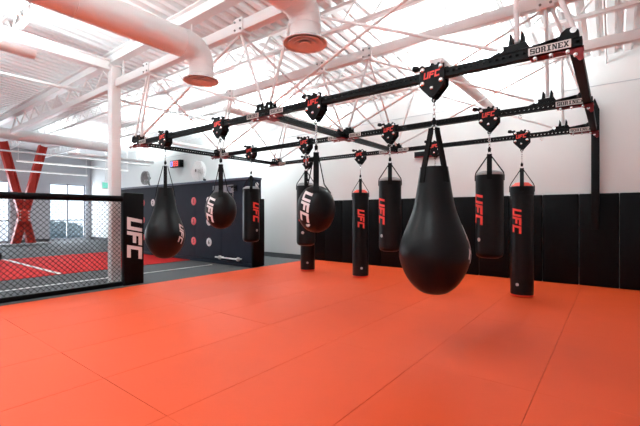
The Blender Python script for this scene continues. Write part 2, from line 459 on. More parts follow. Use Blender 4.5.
def _b(a, b, c, d): return [(a, b), (c, b), (c, d), (a, d)]
_I = [_b(.02, .0, .34, 1)]
SLAB = {'S': [_b(0, .80, 1, 1), _b(0, .5, .3, .80), _b(0, .41, 1, .60), _b(.7, .2, 1, .41), _b(0, 0, 1, .2), _b(.84, .68, 1, .8), _b(0, .2, .16, .32)],
        'O': [_b(0, .12, .32, .88), _b(.68, .12, 1, .88), _b(.12, .82, .88, 1), _b(.12, 0, .88, .18)],
        'R': [_b(.08, .16, .38, .84), _b(0, .84, .9, 1), _b(.66, .56, .98, .9), _b(.38, .42, .9, .58), _b(.64, .12, .92, .42), _b(0, 0, .46, .16), _b(.64, 0, 1, .16)],
        'I': [_b(.33, .16, .67, .84), _b(.1, .84, .9, 1), _b(.1, 0, .9, .16)],
        'N': [_b(.08, .14, .30, .86), _b(0, .86, .38, 1), _b(0, 0, .40, .14), _b(.72, 0, .94, .86), _b(.62, .86, 1, 1), [(.14, 1), (.42, 1), (.94, 0), (.66, 0)]],
        'E': [_b(.08, .16, .40, .84), _b(0, .84, 1, 1), _b(.40, .42, .74, .58), _b(0, 0, 1, .16), _b(.84, .66, 1, .84), _b(.84, .16, 1, .34)],
        'X': [[(.04, .1), (.34, .1), (.96, .9), (.66, .9)], [(.04, .9), (.34, .9), (.96, .1), (.66, .1)], _b(0, .87, .42, 1), _b(.58, .87, 1, 1), _b(0, 0, .42, .13), _b(.58, 0, 1, .13)]}
def name_plate(xc, y, w, h=.062):
    p = MB().span(L(xc - w / 2, y - .048, ZR - h / 2), L(xc + w / 2, y - .0385, ZR + h / 2)).build('name_plate', 'plate', rig, smooth=False)
    lt = MB(); lw_ = w * .92 / 7
    for k, ch in enumerate('SORINEX'):
        for P in SLAB[ch]:
            lt.prism(P, lambda u, v, q, k=k: L(xc - w * .46 + lw_ * (k + .05 + .9 * u), y - .0482 - q, ZR + (v - .5) * h * .70), .0014)
    lt.build('lettering', 'black_ink', p, smooth=False)
    return p
for j, ry in enumerate(ROWY):
    for i, rx in enumerate(RIGX):
        b = MB()
        if i == 2:
            # end bracket: stepped shoe with fins on top of the beam, raised lug at the end
            poly = [(-.62, .03), (-.55, .055), (-.50, .095), (-.33, .10), (-.30, .045), (-.11, .036), (-.085, .095), (-.05, .12), (.005, .12), (.03, .085), (.03, .03)]
            b.prism([(u, w) for u, w in poly], lambda u, w, q, rx=rx, ry=ry: L(rx + u, ry - .045 + q, ZR + w), .09)
            for fx in (-.46, -.375): b.prism([(0, .09), (.036, .09), (.032, .165), (.014, .20)], lambda u, w, q, rx=rx, ry=ry, fx=fx: L(rx + fx + u, ry - .04 + q, ZR + w), .018); b.prism([(0, .09), (.036, .09), (.032, .165), (.014, .20)], lambda u, w, q, rx=rx, ry=ry, fx=fx: L(rx + fx + u, ry + .022 + q, ZR + w), .018)
        else:
            b.span(L(rx - .17, ry - .05, ZR + .036), L(rx + .17, ry + .05, ZR + .062))
            for fx in (-.12, -.045, .045, .12):
                for fy in (-.045, .03):
                    b.prism([(-.03, .06), (.03, .06), (.025, .125), (.0, .15), (-.02, .125)], lambda u, w, q, rx=rx, ry=ry, fx=fx, fy=fy: L(rx + fx + u, ry + fy + q, ZR + w), .016)
            for fx in (-.08, .08): b.tube(L(rx + fx, ry - .055, ZR + .12), L(rx + fx, ry + .055, ZR + .12), .02, 10)
        b.build('node_bracket', 'powder', rig, bevel=.003, seg=1)
        gst = MB()
        if i == 2:
            gst.span(L(rx - .30, ry - .05, ZR - .052), L(rx + .06, ry + .05, ZR - .038))
            gst.prism([(-.10, -.05), (-.30, -.052), (-.30, -.038), (.06, -.038), (.06, -.14), (.035, -.15), (.0, -.10)], lambda u, w, q, rx=rx, ry=ry: L(rx + u, ry - .05 + q, ZR + w), .008)
        else:
            gst.span(L(rx - .25, ry - .055, ZR - .052), L(rx + .25, ry + .055, ZR - .038))
            gst.span(L(rx - .055, ry - (.2 if j else .055), ZR - .0525), L(rx + .055, ry + (.2 if j < 2 else .055), ZR - .0385))
        gst.build('gusset_plate', 'red_steel', rig, smooth=False)
        bolts = [(-.26, -.064), (-.15, -.064), (-.04, -.066)] if i == 2 else [(-.2, -.064), (-.1, -.064), (.1, -.064), (.2, -.064)]
        if i == 2: bolts.append((.01, -.10))
        for (u, w) in bolts:
            MB().lathe([(.0145, 0), (.0145, .03), (.009, .032), (.009, .04), (0, .041)], L(rx + u, ry - .03, ZR + w), 12, RX(PI / 2)).build('hex_bolt', 'chrome', rig)
        if i == 2:
            for (u, w) in ((-.515, .07), (-.005, .092)): MB().tube(L(rx + u, ry - .046, ZR + w), L(rx + u, ry - .056, ZR + w), .023, 14).build('lug_pin', 'chrome', rig)
        if i == 2: name_plate(rx - .165, ry, .29)
        elif i == 1: name_plate(rx - .22, ry, .22); name_plate(rx + .22, ry, .22)
        else: name_plate(rx + .24, ry, .22)
# extra stop bolt hanging from each beam right of the last trolley
for j, ry in enumerate(ROWY):
    x = RIGX[2] - .70
    MB().tube(L(x, ry, ZR - .036), L(x, ry, ZR - .06), .009, 8).ring(L(x, ry, ZR - .075), .018, .006, 14, 6, RX(PI / 2)).build('eye_bolt', 'chrome', rig)
# white tubular hangers and braces
def rod(p0, p1, r=.020): return MB().tube(L(*p0), L(*p1), r, 10).build('hanger_rod' if abs(p0[0] - p1[0]) < .7 and abs(p0[1] - p1[1]) < .3 else 'brace_rod', 'steel', rig)
for j, ry in enumerate(ROWY):
    xl, xm, xr = RIGX; zt = ZB - .113; zn = ZR + .12
    rod((xl - .1, ry, zn), (BOX[0] - .05, ry, zt)); rod((xl + .1, ry, zn), (BOX[0] + .03, ry, zt))
    rod((xl + .13, ry, zn), (BOX[1] - .03, ry, zt))
    rod((xm - .06, ry, zn), (BOX[1], ry, zt)); rod((xm + .06, ry, zn), (BOX[2], ry, zt))
    rod((xm - .13, ry, zn), (BOX[0] + .06, ry, zt), .016); rod((xm + .13, ry, zn), (BOX[3] - .05, ry, zt), .016)
    rod((xr - .40, ry, zn), (BOX[3], ry, zt), .021); rod((xr - .515, ry, ZR + .08), (BOX[2] + .04, ry, zt), .016)
    rod((xr, ry, ZR + .10), (BOX[3] + .06, ry, zt), .020)
for j in (0, 1):
    rod((BOX[0], ROWY[j] + .05, ZB - .113), (RIGX[0] + .05, ROWY[j + 1] - .04, ZR + .10), .016)
    rod((BOX[1], ROWY[j] + .05, ZB - .113), (RIGX[1] - .03, ROWY[j + 1] - .04, ZR + .10), .016)
    if j: rod((BOX[2], ROWY[j] + .05, ZB - .113), (RIGX[1] + .06, ROWY[j + 1] - .04, ZR + .10), .016)

# ================================================================== TROLLEYS AND BAGS
BX = [-5.99, -4.50, -2.76, -1.325]
BXR = [[-6.05, -4.55, -2.77, -1.345], [-5.95, -4.47, -2.76, -1.30], [-5.93, -4.42, -2.73, -1.225]]
bagname = [['big teardrop bag nearest the fence', 'round ball bag before the navy partition', 'round wrecking-ball bag hanging mid-row', 'big teardrop bag closest to the camera'],
           ['short bag by the navy partition end', 'short bag hidden behind the wrecking ball', 'short bag left of the near teardrop', 'short bag right of the near teardrop'],
           ['long bag standing just behind the wrecking ball', 'long orange-topped bag left of the near teardrop', 'long bag hidden behind the near teardrop', 'long orange-topped bag at the right end']]
def make_trolley():
    t = thing('bag_trolley', '', 'trolley')
    shield = [(-.118, .085), (.118, .085), (.122, -.10), (.055, -.175), (.018, -.215), (-.018, -.215), (-.055, -.175), (-.122, -.10)]
    MB().prism(shield, lambda u, w, q: (u, -.062 + q, w), .014).build('front_plate', 'powder', t, bevel=.004, seg=1)
    MB().prism(shield, lambda u, w, q: (u, .048 + q, w), .014).build('rear_plate', 'powder', t, bevel=.004, seg=1)
    MB().prism([(-.10, -.05), (.10, -.05), (.10, -.10), (.045, -.16), (-.045, -.16), (-.10, -.10)], lambda u, w, q: (u, -.049 + q, w), .098).build('saddle_block', 'powder', t, smooth=False)
    for (u, w, r) in ((-.088, .055, .021), (.088, .06, .021), (-.09, -.075, .021), (.09, -.07, .021), (.0, -.128, .017)):
        MB().lathe([(r, 0), (r, .010), (r * .6, .017), (0, .018)], (u, -.061, w), 16, RX(PI / 2)).build('cap_bolt', 'chrome', t)
    MB().tube((0, -.05, .088), (0, .05, .088), .02, 12).tube((.05, -.02, .1), (.05, .02, .1), .016, 12).build('roller', 'powder', t)
    k = MB().tube((-.09, .02, .080), (-.17, .01, .105), .016, 10).lathe([(.0, -.036), (.022, -.03), (.03, 0), (.022, .03), (0, .036)], (-.185, .008, .110), 14, RY(-PI / 2 + .3))
    k.tube((-.115, .015, .05), (-.125, .015, .12), .022, 10); k.build('pull_pin', 'powder', t)
    MB().ring((0, 0, -.225), .02, .007, 16, 8, RX(PI / 2)).build('shackle', 'powder', t)
    w = MB(); ca, sa = math.cos(.08), math.sin(.08)
    add_word(w, lambda u, v, q: (u * ca - v * sa, -.062 - q, u * sa + v * ca + .0), .165, .062, .0015, 1)
    w.build('logo', 'red_ink', t, smooth=False)
    return t

def chain_mesh(z_bot, z_top, R=.011, r=.0038):
    mb = MB(); n = max(3, int((z_top - z_bot) / .036)); st = (z_top - z_bot) / n
    for k in range(n):
        z = z_bot + st * (k + .5); A = RX(PI / 2) if k % 2 == 0 else RZ(PI / 2) @ RX(PI / 2)
        mb.ring((0, 0, z), R, r, 14, 6, A, (0, (st - 2 * R + 4.0 * r) / 2))
    return mb
def strap_mesh(pts, th, wid, t=.011, n=6):
    """band through (r, z) points at bearing th"""
    mb = MB(); e = Vector((math.cos(th), math.sin(th), 0)); s = Vector((-math.sin(th), math.cos(th), 0)); i = 0
    P = [e * r + Vector((0, 0, z)) for r, z in pts]
    for k, p in enumerate(P):
        d = (P[min(k + 1, len(P) - 1)] - P[max(k - 1, 0)]).normalized(); nn = s.cross(d).normalized()
        for (a, b) in ((-1, -1), (1, -1), (1, 1), (-1, 1)): mb.v.append((p + s * (a * wid / 2) + nn * (b * t / 2))[:])
    for k in range(len(P) - 1):
        o = 4 * k
        for q in range(4): mb.f.append([o + q, o + (q + 1) % 4, o + 4 + (q + 1) % 4, o + 4 + q])
    mb.f.append([0, 1, 2, 3]); o = 4 * (len(P) - 1); mb.f.append([o + 3, o + 2, o + 1, o])
    return mb
def prof_r(prof, z):
    for (r0, z0), (r1, z1) in zip(prof, prof[1:]):
        if z0 <= z <= z1 and z1 > z0: return lerp(r0, r1, (z - z0) / (z1 - z0))
    return prof[-1][0]
def smooth_prof(pts, n=5):
    """Catmull-Rom through (r, z)"""
    out = []
    for k in range(len(pts) - 1):
        p0, p1, p2, p3 = (Vector(pts[max(0, min(len(pts) - 1, k + q))]) for q in (-1, 0, 1, 2))
        for s in range(n):
            t = s / n
            p = .5 * ((2 * p1) + (p2 - p0) * t + (2 * p0 - 5 * p1 + 4 * p2 - p3) * t * t + (3 * p1 - p0 - 3 * p2 + p3) * t ** 3)
            out.append((max(0, p.x), p.y))
    out.append(tuple(pts[-1])); return out
Z0 = 0.0
def logo_on(prof, phi, zc, length, height, m, parent, tilt=0.0):
    ct, st = math.cos(tilt), math.sin(tilt)
    def fn(u, v, q):
        a, b = u * ct - v * st, u * st + v * ct       # a runs down the bag, b to the reader's right
        z = zc - a; r = prof_r(prof, z); dz = .004
        sl = (prof_r(prof, z + dz) - prof_r(prof, z - dz)) / (2 * dz); nl = math.hypot(1, sl)
        th = phi + b / max(r, .05)
        rr = r + q / nl
        return (rr * math.cos(th), rr * math.sin(th), z - q * sl / nl)
    return add_word(MB(), fn, length, height, .002, 6).build('logo', m, parent)
def dot_on(prof, phi, z, R, parent, m='fan_grey'):
    r = prof_r(prof, z); c = Vector((r * math.cos(phi), r * math.sin(phi), z))
    return MB().lathe([(R, -.008), (R, .0025), (R * .6, .004), (0, .004)], c, 16, RZ(phi) @ RY(PI / 2)).build('badge', m, parent)
ZT = ZR - .245            # shackle bottom of every trolley

def make_bag(kind, x, y, label, group, txt, straps, badge=True):
    """origin: on the floor line under the bag's bottom; returns the bag"""
    cam = math.atan2(-y, -x)
    def ang(s): return cam + math.asin(max(-1, min(1, s)))
    if kind == 'teardrop':
        pr = smooth_prof([(0, .637), (.11, .655), (.197, .72), (.265, .815), (.312, .93), (.326, 1.035), (.304, 1.15), (.254, 1.28), (.202, 1.42), (.172, 1.55), (.148, 1.70), (.129, 1.82), (.118, 1.842), (0, 1.846)])
        apex, rtop, ztop, wid = 2.21, .125, 1.85, .056
    elif kind == 'ball':
        pr = [(.224 * math.cos(t) ** .92 if abs(t) < PI / 2 - .01 else 0, 1.456 + .276 * math.sin(t)) for t in [(-PI / 2 + PI * k / 36) for k in range(37)]]
        apex, rtop, ztop, wid = 2.12, .125, 1.675, .066
    elif kind == 'short':
        R = .172
        pr = [(0, .815), (R - .06, .818), (R - .02, .835), (R - .004, .865), (R, .90)] + [(R, .9 + k * .05) for k in range(1, 20)] + [(R, 1.90), (R - .006, 1.915), (R - .012, 1.92), (0, 1.922)]
        apex, rtop, ztop, wid = 2.19, R + .001, 1.90, .062
    else:
        R = .177
        pr = [(0, .014), (R - .03, .016), (R - .008, .029), (R, .055)] + [(R, .065 + k * .05) for k in range(1, 35)] + [(R, 1.82), (R, 1.855), (R - .006, 1.86), (0, 1.861)]
        apex, rtop, ztop, wid = 2.17, R + .001, 1.85, .062
    zb = pr[0][1]
    nm = {'teardrop': 'teardrop_bag', 'ball': 'wrecking_ball_bag', 'short': 'heavy_bag', 'long': 'muay_thai_bag'}[kind]
    b = thing(nm, label, 'punching bag', (x, y, zb), group=group)
    sh = lambda o: (setattr(o, 'location', (0, 0, -zb)), o)[1]
    sh(MB().lathe(pr, n=56).build('body', 'vinyl', b))
    if kind == 'short':
        sh(MB().lathe([(R - .004, 1.905), (R - .002, 1.925), (R - .02, 1.945), (.10, 1.965), (0, 1.97)], n=40).build('lid', 'tarp', b))
    if kind == 'long':
        sh(MB().lathe([(R - .008, 1.858), (R - .03, 1.885), (.10, 1.925), (0, 1.935)], n=40).build('lid', 'orange_lid', b))
        sh(MB().lathe([(R - .002, 1.715), (R + .007, 1.725), (R + .007, 1.855), (R - .002, 1.86)], n=48).build('collar', 'vinyl', b))
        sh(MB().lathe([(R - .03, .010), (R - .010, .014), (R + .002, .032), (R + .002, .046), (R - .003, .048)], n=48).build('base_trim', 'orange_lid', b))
    # straps
    for k in range(4):
        th = cam + straps + k * PI / 2
        if kind == 'teardrop': pts = [(.04, apex), (.044, apex - .03), (.124, 1.86), (.134, 1.80), (.149, 1.715), (.154, 1.69)]
        elif kind == 'ball': pts = [(.016, apex), (.026, apex - .03), (.095, 1.745), (.135, 1.69), (.172, 1.64)]
        elif kind == 'short': pts = [(.016, apex), (.026, apex - .03), (R - .004, 1.945), (R + .004, 1.90), (R + .004, 1.84)]
        else: pts = [(.016, apex), (.026, apex - .03), (R - .008, 1.905), (R + .010, 1.855), (R + .010, 1.77)]
        sh(strap_mesh(pts, th, wid).build('strap', 'web', b, smooth=False))
    rg = MB().ring((0, 0, apex + .012), .022, .005, 18, 6, RX(PI / 2)); 
    if kind == 'teardrop':
        for sx in (-.025, .025): rg.ring((sx * math.cos(cam + PI / 2), sx * math.sin(cam + PI / 2), apex + .0), .02, .0045, 16, 6, RZ(cam) @ RX(PI / 2))
    sh(rg.build('strap_ring', 'chrome', b))
    sh(MB().lathe([(.008, apex + .03), (.02, apex + .035), (.022, apex + .075), (.012, apex + .085), (.01, apex + .10), (0, apex + .102)], n=14).build('swivel', 'powder', b))
    sh(chain_mesh(apex + .09, ZT + .018).build('chain', 'chrome', b))
    if txt:
        s, zc, ln, ht, m, tilt = txt
        sh(logo_on(pr, ang(s), zc, ln, ht, m, b, tilt))
        if badge: sh(dot_on(pr, ang(s + .06), badge, .026, b))
    return b

t0 = make_trolley()
first = True
for j in range(3):
    for i in range(4):
        t = t0 if first else copy_tree(t0)
        first = False
        t.location = (BXR[j][i], ROWY[j], ZR)
        tag(t, 'trolley on the %s beam above the %s' % (ROWN[j], bagname[j][i]), 'trolley', 'bag trolleys on the rig beams')

GF, GM, GR = 'teardrop and ball bags in the front row', 'short heavy bags in the middle row', 'long bags in the rear row'
B = BXR
make_bag('teardrop', B[0][0], ROWY[0], 'big black teardrop bag beside the cage fence post, white letters on its right side', GF, (.80, 1.06, .33, .11, 'white_ink', -.25), 0, None)
make_bag('ball', B[0][1], ROWY[0], 'black wrecking-ball bag with white letters in front of the navy partition', GF, (-.72, 1.46, .36, .125, 'white_ink', -.12), 0, None)
make_bag('ball', B[0][2], ROWY[0], 'black wrecking-ball bag with white letters hanging before the left end of the wall pads', GF, (-.60, 1.48, .36, .125, 'white_ink', -.12), 0, 1.275)
make_bag('teardrop', B[0][3], ROWY[0], 'largest black teardrop bag, closest to the camera, on two wide straps', GF, (.99, 1.12, .34, .11, 'white_ink', -.3), PI / 4, None)
RT = ('red_ink', 0.0)
make_bag('short', B[1][0], ROWY[1], 'short black bag with red letters hanging before the right end of the navy partition', GM, (.62, 1.43, .42, .15, *RT), 0, 1.06)
make_bag('short', B[1][1], ROWY[1], 'short black bag half hidden behind the mid-row wrecking ball', GM, (-.40, 1.45, .42, .15, *RT), 0, 1.06)
make_bag('short', B[1][2], ROWY[1], 'short black bag with red letters, just left of the near teardrop bag', GM, (-.80, 1.44, .42, .15, *RT), 0, 1.06)
make_bag('short', B[1][3], ROWY[1], 'short black bag with red letters, just right of the near teardrop bag', GM, (-.80, 1.46, .42, .15, *RT), 0, 1.06)
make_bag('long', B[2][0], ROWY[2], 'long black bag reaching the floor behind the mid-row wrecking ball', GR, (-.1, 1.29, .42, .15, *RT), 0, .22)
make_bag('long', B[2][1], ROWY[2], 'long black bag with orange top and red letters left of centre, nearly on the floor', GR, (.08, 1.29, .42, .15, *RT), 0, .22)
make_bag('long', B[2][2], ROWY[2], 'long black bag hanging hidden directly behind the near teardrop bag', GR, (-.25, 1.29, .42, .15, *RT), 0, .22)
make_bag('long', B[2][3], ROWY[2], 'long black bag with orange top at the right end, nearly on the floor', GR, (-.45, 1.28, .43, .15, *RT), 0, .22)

# ================================================================== CAGE FENCE
XF = -7.5
fe = thing('cage_fence', 'black chain-link cage fence panel with padded top rail and lettered end post', 'fence', (XF, 3.47, 0))
FY0 = -.2 - 3.47; FY1 = .0
MB().tube((-.08, FY0, 1.69), (-.08, FY1 + .02, 1.69), .058, 18).build('top_rail', 'pad', fe)
MB().span((-.13, FY0, .0), (-.03, FY1 + .02, .085)).build('bottom_rail', 'pad', fe, bevel=.012)
MB().span((-.125, FY0 - .09, 0), (-.035, FY0, 1.75)).build('near_post', 'pad', fe, bevel=.02)
MB().span((-.10, 0.015, .0), (.02, .41, 1.81)).build('end_post', 'pad', fe, bevel=.018)
wd = MB(); add_word(wd, lambda u, v, q: (.02 + q, 0.22 + v, .915 - u), .85, .295, .002, 1); wd.build('logo', 'white_ink', fe, smooth=False)
# mesh: two crossing families of diagonal wires, slightly offset so that they interlace
wm = MB(); z0, z1 = .07, 1.66; y0, y1 = FY0, FY1; pit = .088
H = z1 - z0; n = int((y1 - y0 + H) / pit) + 1
for fam in (0, 1):
    for k in range(n):
        s = y0 - H + pit * k
        ya, yb = s, s + H; za, zb = (z0, z1)
        ta = max(0, (y0 - ya) / H); tb = min(1, (y1 - ya) / H)
        if tb - ta < .02: continue
        p = (ya + H * ta, z0 + H * ta); q = (ya + H * tb, z0 + H * tb)
        if fam: p = (y0 + y1 - p[0], p[1]); q = (y0 + y1 - q[0], q[1])
        xo = -.08 + (.003 if fam else -.003)
        wm.tube((xo, p[0], p[1]), (xo, q[0], q[1]), .0042, 5, caps=False)
wm.build('chain_link_mesh', 'powder', fe)

# ================================================================== NAVY PARTITION
YP = 6.85
pt = thing('padded_partition', 'charcoal navy padded partition with columns of red and white discs', 'partition', (-7.6, YP, -.036))
PL, PH = -7.6, 2.42
nb = 6; wdt = 7.6 / nb
MB().span((-7.6, .05, 0), (-.0, .36, PH - .05)).build('core', 'navy', pt, bevel=.01)
for k in range(nb):
    MB().span((-7.6 + wdt * k + .0, 0, .11), (-7.6 + wdt * (k + 1), .055, PH - .06)).build('face_pad', 'navy', pt, bevel=.006, seg=1)
MB().span((-7.6, -.015, 0), (0, .055, .10)).build('kick_board', 'navy', pt, bevel=.01)
MB().span((-7.62, -.03, PH - .065), (.01, .38, PH)).build('top_rail', 'navy_top', pt, bevel=.01)
MB().span((.0, .0, 0.02), (.09, .40, 1.84)).build('end_pad', 'pad', pt, bevel=.014)
nums = [(-13.28, 'pink'), (-12.6, 'white_ink'), (-10.2, 'pink'), (-9.43, 'white_ink')]
for (dx, m) in nums:
    for zc, ch in ((1.82, '1'), (1.21, '3'), (.60, '5')) if m == 'pink' else ((1.82, '2'), (1.21, '4'), (.60, '6')):
        dsc = MB().lathe([(.125, 0), (.125, .006), (.12, .009), (0, .009)], (dx + 7.6, .002, zc), 28, RX(PI / 2)).build('target_disc', m, pt)
        me = text_mesh(ch, .15, bold=.004, height=.12, extr=.001)
        mesh_obj('disc_mark', me, 'pink' if False else 'black_ink', dsc, (dx + 7.6, -.008, zc))
# small white mark high on the partition's end face
mk = MB()
mk.lathe([(.06, 0), (.06, .004), (0, .004)], (0.002, .2, 2.22), 20, RY(PI / 2)); mk.prism([(-.06, 0), (.06, 0), (.035, -.1), (-.035, -.1)], lambda u, w, q: (.002 + q, .2 + u, 2.20 + w), .004)
mk.build('emblem', 'white_ink', pt)
bd = MB().span((-1.62, -.03, 2.02), (-.72, .0, 2.24)).build('sign_board', 'grey_board', pt, smooth=False)
MB().span((-.98, -.034, 2.06), (-.80, -.028, 2.20)).build('sign_panel', 'navy_top', bd, smooth=False)
for hx in (-.62, -4.35):
    hk = MB().span((hx - .05, -.03, 2.06), (hx + .05, .0, 2.22)).span((hx - .13, -.16, 2.17), (hx + .13, -.13, 2.20)).span((hx - .02, -.16, 2.13), (hx + .02, 0, 2.17)).build('hook_bracket', 'powder', pt, bevel=.004, seg=1)
    ch = chain_mesh(1.86, 2.14); ch.build('chain', 'chrome', hk, loc=(hx + .05, -.145, 0))

br = thing('landmine_bar', 'short white bar with round end collars low on the navy partition', 'bar', (-8.35, YP - .12, .17))
MB().tube((-.62, 0, 0), (.40, 0, 0), .022, 12).build('shaft', 'white_ink', br)
for x in (-.42, .36):
    MB().lathe([(.045, -.025), (.056, -.018), (.056, .018), (.045, .025)], (x, 0, 0), 20, RY(PI / 2)).build('collar', 'white_ink', br)
    MB().tube((x, 0, 0), (x, .118, 0), .02, 10).build('standoff', 'white_ink', br)

# wall fans mounted on the partition's top rail
def make_fan(x, z, label, gm, sc_=1.0):
    f = thing('wall_fan', label, 'fan', (x, YP + .12, PH - .036), group='fans above the partition')
    zc = z - (PH - .036); A = RX(PI / 2)
    gd = MB()
    for (R, yy) in ((.30, 0), (.30, -.05), (.30, .05), (.25, -.075), (.19, -.09), (.13, -.10), (.07, -.105), (.22, .09), (.12, .11)):
        gd.ring((0, yy, zc), R, .006, 36, 6, A)
    for k in range(40):
        t = 2 * PI * k / 40; c, s = math.cos(t), math.sin(t)
        gd.path([(.05 * c, -.106, zc + .05 * s), (.19 * c, -.092, zc + .19 * s), (.30 * c, -.05, zc + .30 * s), (.30 * c, .05, zc + .30 * s), (.12 * c, .11, zc + .12 * s)], .0055, 5)
    gd.build('guard', gm, f)
    bl = MB()
    for k in range(4):
        R = RY(PI / 2 * k)
        pl = [(.04, -.03), (.12, -.09), (.25, -.11), (.265, .02), (.2, .09), (.06, .05)]
        i = len(bl.v)
        for w in (-.004, .004):
            for (u, q) in pl: bl.v.append((R @ Vector((u, w - q * .35, q)) + Vector((0, 0, zc)))[:])
        n = len(pl); bl.f.append([i + q for q in range(n)]); bl.f.append([i + n + q for q in reversed(range(n))])
        for q in range(n): bl.f.append([i + q, i + (q + 1) % n, i + n + (q + 1) % n, i + n + q])
    bl.build('blades', gm, f)
    MB().lathe([(.0, -.10), (.05, -.10), (.055, -.05), (.07, .08), (.07, .2), (.04, .24), (0, .24)], (0, 0, zc), 20, A @ RX(PI)).build('motor', 'fan_dark', f)
    MB().path([(0, .16, zc - .03), (.05, .14, zc - .2), (.14, .10, zc - .30), (.2, .1, .06), (.2, .1, .0)], .028, 10).span((.1, .02, 0), (.3, .18, .025)).build('bracket', 'powder', f)
    f.scale = (sc_,) * 3
    return f
make_fan(-13.35, 2.76, 'small grey caged fan on the partition top, left of the timer', 'fan_dark', .82)
make_fan(-10.12, 2.72, 'pale caged fan on the partition top, between teardrop and ball bags', 'fan')

# round timers on the back wall
def make_timer(x, z, w, h, dp, label, lit):
    t = thing('gym_timer', label, 'timer', (x, YW, z), group='timers on the back wall')
    MB().span((-w / 2, -dp, -h / 2), (w / 2, -.03, h / 2)).build('case', 'powder', t, bevel=.01)
    MB().span((-.1, -.04, -.08), (.1, 0, .08)).build('wall_bracket', 'powder', t, smooth=False)
    if lit:
        seg = MB(); H = h * .62; W = w * .2
        for cx in (-.07 * w, .2 * w):
            for (a, b, c, d) in ((-.5, .42, .5, .58), (-.5, -.58, .5, -.42), (-.5, -.08, .5, .08), (-.5, -.5, -.28, .5), (.28, -.5, .5, .5)):
                seg.span((cx + a * W, -dp - .006, b * H), (cx + c * W, -dp, d * H))
        seg.build('red_digits', 'led_red', t, smooth=False)
        s2 = MB(); cx = -.34 * w
        for (a, b, c, d) in ((-.5, -.5, -.2, .5), (.2, -.5, .5, .5), (-.5, -.58, .5, -.42), (-.5, .42, .5, .58)):
            s2.span((cx + a * W, -dp - .006, b * H), (cx + c * W, -dp, d * H))
        s2.build('blue_digits', 'led_blue', t, smooth=False)
    else:
        MB().span((-w / 2 + .02, -dp - .004, -h / 2), (w / 2 - .02, -dp, -h / 2 + .025)).build('red_reflection', 'red_steel', t, smooth=False)  # red reflection along the case bottom, put in as a coloured strip
    return t
make_timer(-14.55, 3.50, .74, .30, .20, 'black box timer with lit red and blue digits high on the back wall', True)
make_timer(-3.60, 2.87, .70, .15, .10, 'long dark timer on the back wall, seen between the near teardrop straps', False)

# black steel upright fixed to the back wall at the rig's right end
up = thing('wall_upright', 'black steel upright on the back wall at the right end of the rig', 'upright', (-.27, YW, 1.10))
MB().prism([(-.065, 0), (.065, 0), (.065, 2.28), (.02, 2.42), (-.005, 2.50), (-.03, 2.46), (-.065, 2.30)], lambda u, w, q: (u, -.17 + q, w), .09).build('post', 'powder', up, bevel=.006)
MB().span((-.05, -.08, .85), (.05, 0, 1.0)).span((-.05, -.08, 2.0), (.05, 0, 2.15)).build('wall_bracket', 'powder', up, smooth=False)

# ================================================================== DUCTS, LIGHTS, PIPES
def make_duct(x, label):
    d = thing('air_duct', label, 'duct', (x, 3.0, 3.15), group='round air ducts with diffusers')
    R, RN, zc, rb = .174, .158, .405, .20
    bend = [(0, -rb + rb * math.sin(t), zc - rb + rb * math.cos(t)) for t in (PI / 2 * k / 8 for k in range(9))]
    pts = [(0, -8.0, zc), (0, -rb - .08, zc)] + bend + [(0, 0, .04)]
    MB().path(pts, [R, R] + [lerp(R, RN, k / 8) for k in range(9)] + [RN], 40).build('pipe', 'duct', d)
    for y in (-.3, -1.5, -2.7, -3.9): MB().ring((0, y, zc), R + .0005, .004, 40, 6, RX(PI / 2)).build('seam', 'duct', d)
    for k in (2, 4, 6):
        MB().ring(bend[k], lerp(R, RN, k / 8) + .0005, .003, 40, 6, RX(PI / 2 - PI / 2 * k / 8)).build('seam', 'duct', d)
    MB().ring((0, 0, .17), RN + .0005, .004, 40, 6).build('seam', 'duct', d)
    MB().lathe([(RN, .055), (.180, .036), (.224, .012), (.2315, .0), (.223, -.006), (.20, .014), (.156, .036)], n=48).build('diffuser_rim', 'duct', d)
    cn = MB()
    for (r0, r1, z) in ((.128, .182, .0), (.07, .118, .0), (.0, .056, .0)):
        cn.lathe([(r0, .022), (r1, z), (r1 - .003, z - .005), (max(r0 - .009, 0), .016)], n=44)
    cn.build('diffuser_cones', 'duct', d)
    MB().lathe([(.19, .034), (0, .038)], n=36).build('diffuser_throat', 'dark_slot', d)
    for y in (-1.2, -3.6):
        MB().tube((0, y, zc + R - .01), (0, y, deck_z(3.0 + y) - 3.15 + .01), .007, 6).build('hanger', 'steel', d)
    return d
make_duct(-4.30, 'white round air duct with downturned round diffuser, upper left of the rig')
make_duct(-2.51, 'white round air duct with downturned round diffuser, nearest the camera')
od = thing('air_duct', 'long white round air duct far left beyond the fence', 'duct', (-15.5, 0, 3.98), group='round air ducts with diffusers')
MB().tube((0, .5, 0), (0, 6.9, 0), .185, 28).build('pipe', 'duct', od)
for y in (1.5, 3, 4.5, 6, 6.85): MB().ring((0, y, 0), .186, .008, 28, 6, RX(PI / 2)).build('seam', 'duct', od)
for y in (1.5, 6.3): MB().tube((0, y, .18), (0, y, deck_z(y) - 3.98), .01, 6).build('hanger', 'steel', od)

